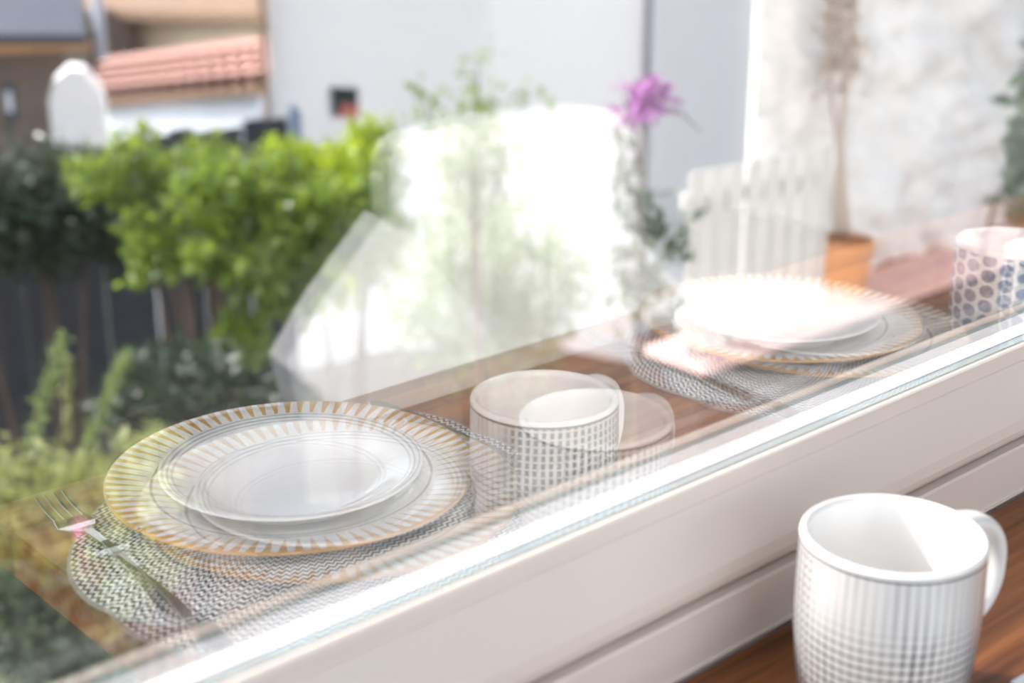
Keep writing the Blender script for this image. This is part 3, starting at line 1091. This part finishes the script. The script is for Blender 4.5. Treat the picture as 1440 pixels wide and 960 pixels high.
# ---------------- terrace beside the window: paving, rubble wall, planter, pots
TZ = -0.20
LX, LY = 2.84, 2.38
ter = tag(empty('floor_terrace', (LX, LY, TZ)), kind='structure')
box('retaining_wall', (0.02, 0.02, GZ - TZ - 0.2), (2.85, 0.26, -0.03), 'dark_stone', ter)
tile = bm_mesh(bm_box(bmesh.new(), (0.003, 0.003, -0.03), (0.217, 0.217, 0.0), 0.003))
tile.materials.append(M['pink_tile'])
for i in range(13):
    for j in range(1):
        link('paving_tile', tile, None, ter, loc=(i * 0.22, j * 0.22, random.uniform(-.0015, .0015)))

nx, nz = 120, 130
V, F = [], []
from mathutils import noise as mnoise
W0, W1, WY = 3.30, 5.55, 2.62
for j in range(nz + 1):
    for i in range(nx + 1):
        x = (W1 - W0) * i / nx
        z = 2.6 * j / nz
        p = Vector((x * 6, 0.3, z * 7))
        d = mnoise.fractal(p, 0.9, 2.1, 4) * 0.05 + mnoise.cell(Vector((x * 5 + 0.5 * math.sin(z * 9), 0, z * 7))) * 0.025
        V.append((x, -d if 0 < i else -d * 0.2, z))
for j in range(nz):
    for i in range(nx):
        a = j * (nx + 1) + i
        F.append((a, a + 1, a + nx + 2, a + nx + 1))
rw = empty('wall_terrace', (W0, WY, TZ))
tag(rw, kind='structure')
link('rubble_face', mesh(V, F), 'stone', rw, smooth=True)
box('core', (0.02, 0.02, 0.0), (W1 - W0, 0.04, 2.6), 'stone', rw)

# white picket panel standing on the terrace ledge
pw = empty('picket_panel', (2.90, 2.47, TZ), math.radians(-4))
tag(pw, 'white painted picket panel standing on the terracotta ledge', 'fence')
slat = bm_mesh(bm_box(bmesh.new(), (0.003, -0.012, 0.0), (0.064, 0.0, 0.50), 0.003))
slat.materials.append(M['white_wood'])
for k in range(8):
    link('slat', slat, None, pw, loc=(k * 0.0715 - 0.05, random.uniform(-.003, .003), random.uniform(0, .006)))
for z in (0.08, 0.40):
    box('rail', (-0.05, 0.002, z), (0.52, 0.024, z + 0.045), 'white_wood', pw, 0.002)


def clay_pot(name, loc, r, h, label, group=None):
    prof = [(0, 0), (r * .68, 0), (r * .92, h * .8), (r * .92, h * .82), (r, h * .82), (r, h), (r * .9, h), (r * .86, h * .85), (0, h * .84)]
    o = link(name, lathe(prof, 32), 'pot', None, loc, smooth=False)
    tag(o, label, 'pot', group)
    return o


# purple flowering plant
b0 = at(908, 480, 3.3)
root = Vector((b0.x, b0.y, GZ - 0.1))
fp = empty('flowering_plant', root)
tag(fp, 'tall leafy stem with a purple blossom in front of the grey wall', 'plant')
R = Vector(fp.location)
tip = at(905, 140, 3.3) - R
v, f = tube_geo([Vector((0, 0, 0)), tip * .35 + Vector((.015, 0, 0)), tip * .7 + Vector((-.01, 0, 0)), tip], [.012, .008, .005, .003], 7)
link('stem', mesh(v, f), 'bark', fp, smooth=True)
pos, pd = [], []
for px, py, s, n in ((900, 385, .030, 60), (925, 410, .022, 30), (880, 360, .02, 20), (962, 345, .014, 16), (958, 320, .010, 10), (912, 330, .018, 22), (880, 250, .018, 20), (885, 300, .016, 14),
                     (878, 190, .016, 14), (890, 430, .03, 34), (912, 280, .012, 10)):
    c0 = at(px, py, 3.3) - R
    for k in range(n):
        pos.append(tuple(c0 + Vector(rng.normal(size=3)) * s))
for px, py, s, n in ((905, 145, .018, 70), (930, 140, .014, 34), (880, 165, .014, 18), (918, 128, .012, 24), (875, 122, .010, 8)):
    c0 = at(px, py, 3.3) - R
    for k in range(n):
        pd.append(tuple(c0 + Vector(rng.normal(size=3)) * s))
o = link('leaves', leaf_mesh(np.array(pos), .040, .4), 'leaf_grey', fp)
o['kind'] = 'stuff'
o = link('blossom', leaf_mesh(np.array(pd), .030, .7), 'petal', fp)
o['kind'] = 'stuff'
for px0, py0, px1, py1 in ((908, 400, 968, 310), (908, 330, 878, 240), (905, 260, 876, 130), (930, 150, 985, 185)):
    a, b = at(px0, py0, 3.3) - R, at(px1, py1, 3.3) - R
    v, f = tube_geo([a, a.lerp(b, .5) + Vector((0, 0, .015)), b], [.004, .003, .0015], 6)
    link('twig', mesh(v, f), 'bark', fp)

# dry vine in a clay pot against the rubble wall
b0 = at(1185, 400, 4.32)
root = Vector((b0.x, b0.y, TZ))
clay_pot('clay_pot', root, .085, .20, 'orange clay pot standing under the dry vine')
dv = empty('dry_vine', root + Vector((0, 0, .168)))
tag(dv, 'dry brown vine climbing the whitewashed rubble wall', 'vine')
R = Vector(dv.location)
pos = []
for k, (xa, xb) in enumerate(((1178, 1168), (1186, 1196), (1182, 1182))):
    P = []
    for q in range(12):
        u = q / 11
        P.append(at(xa + (xb - xa) * u + 6 * math.sin(7 * u + k * 2), 336 - 390 * u, 4.32) - R)
    v, f = tube_geo(P, [.011 - .005 * q / 11 for q in range(12)], 6)
    link('stem', mesh(v, f), 'dry_leaf', dv, smooth=True)
    for q in range(130):
        u = random.uniform(.62, 1.0)
        pos.append(tuple(P[int(u * 11)] + Vector(rng.normal(size=3)) * .022))
o = link('leaves', leaf_mesh(np.array(pos), .028, .6), 'dry_leaf', dv)
o['kind'] = 'stuff'
plant('wall_shrub', 'dark leafy shrub growing in front of the rubble wall', 'shrub',
      [B(1450, 150, 4.2, .07, .16), B(1446, 230, 4.2, .05, .10), B(1455, 260, 4.2, .09, .14)], 420, .045, 'leaf_grey',
      (at(1460, 300, 4.2).x, at(1460, 300, 4.2).y, TZ), 2, r0=.012)
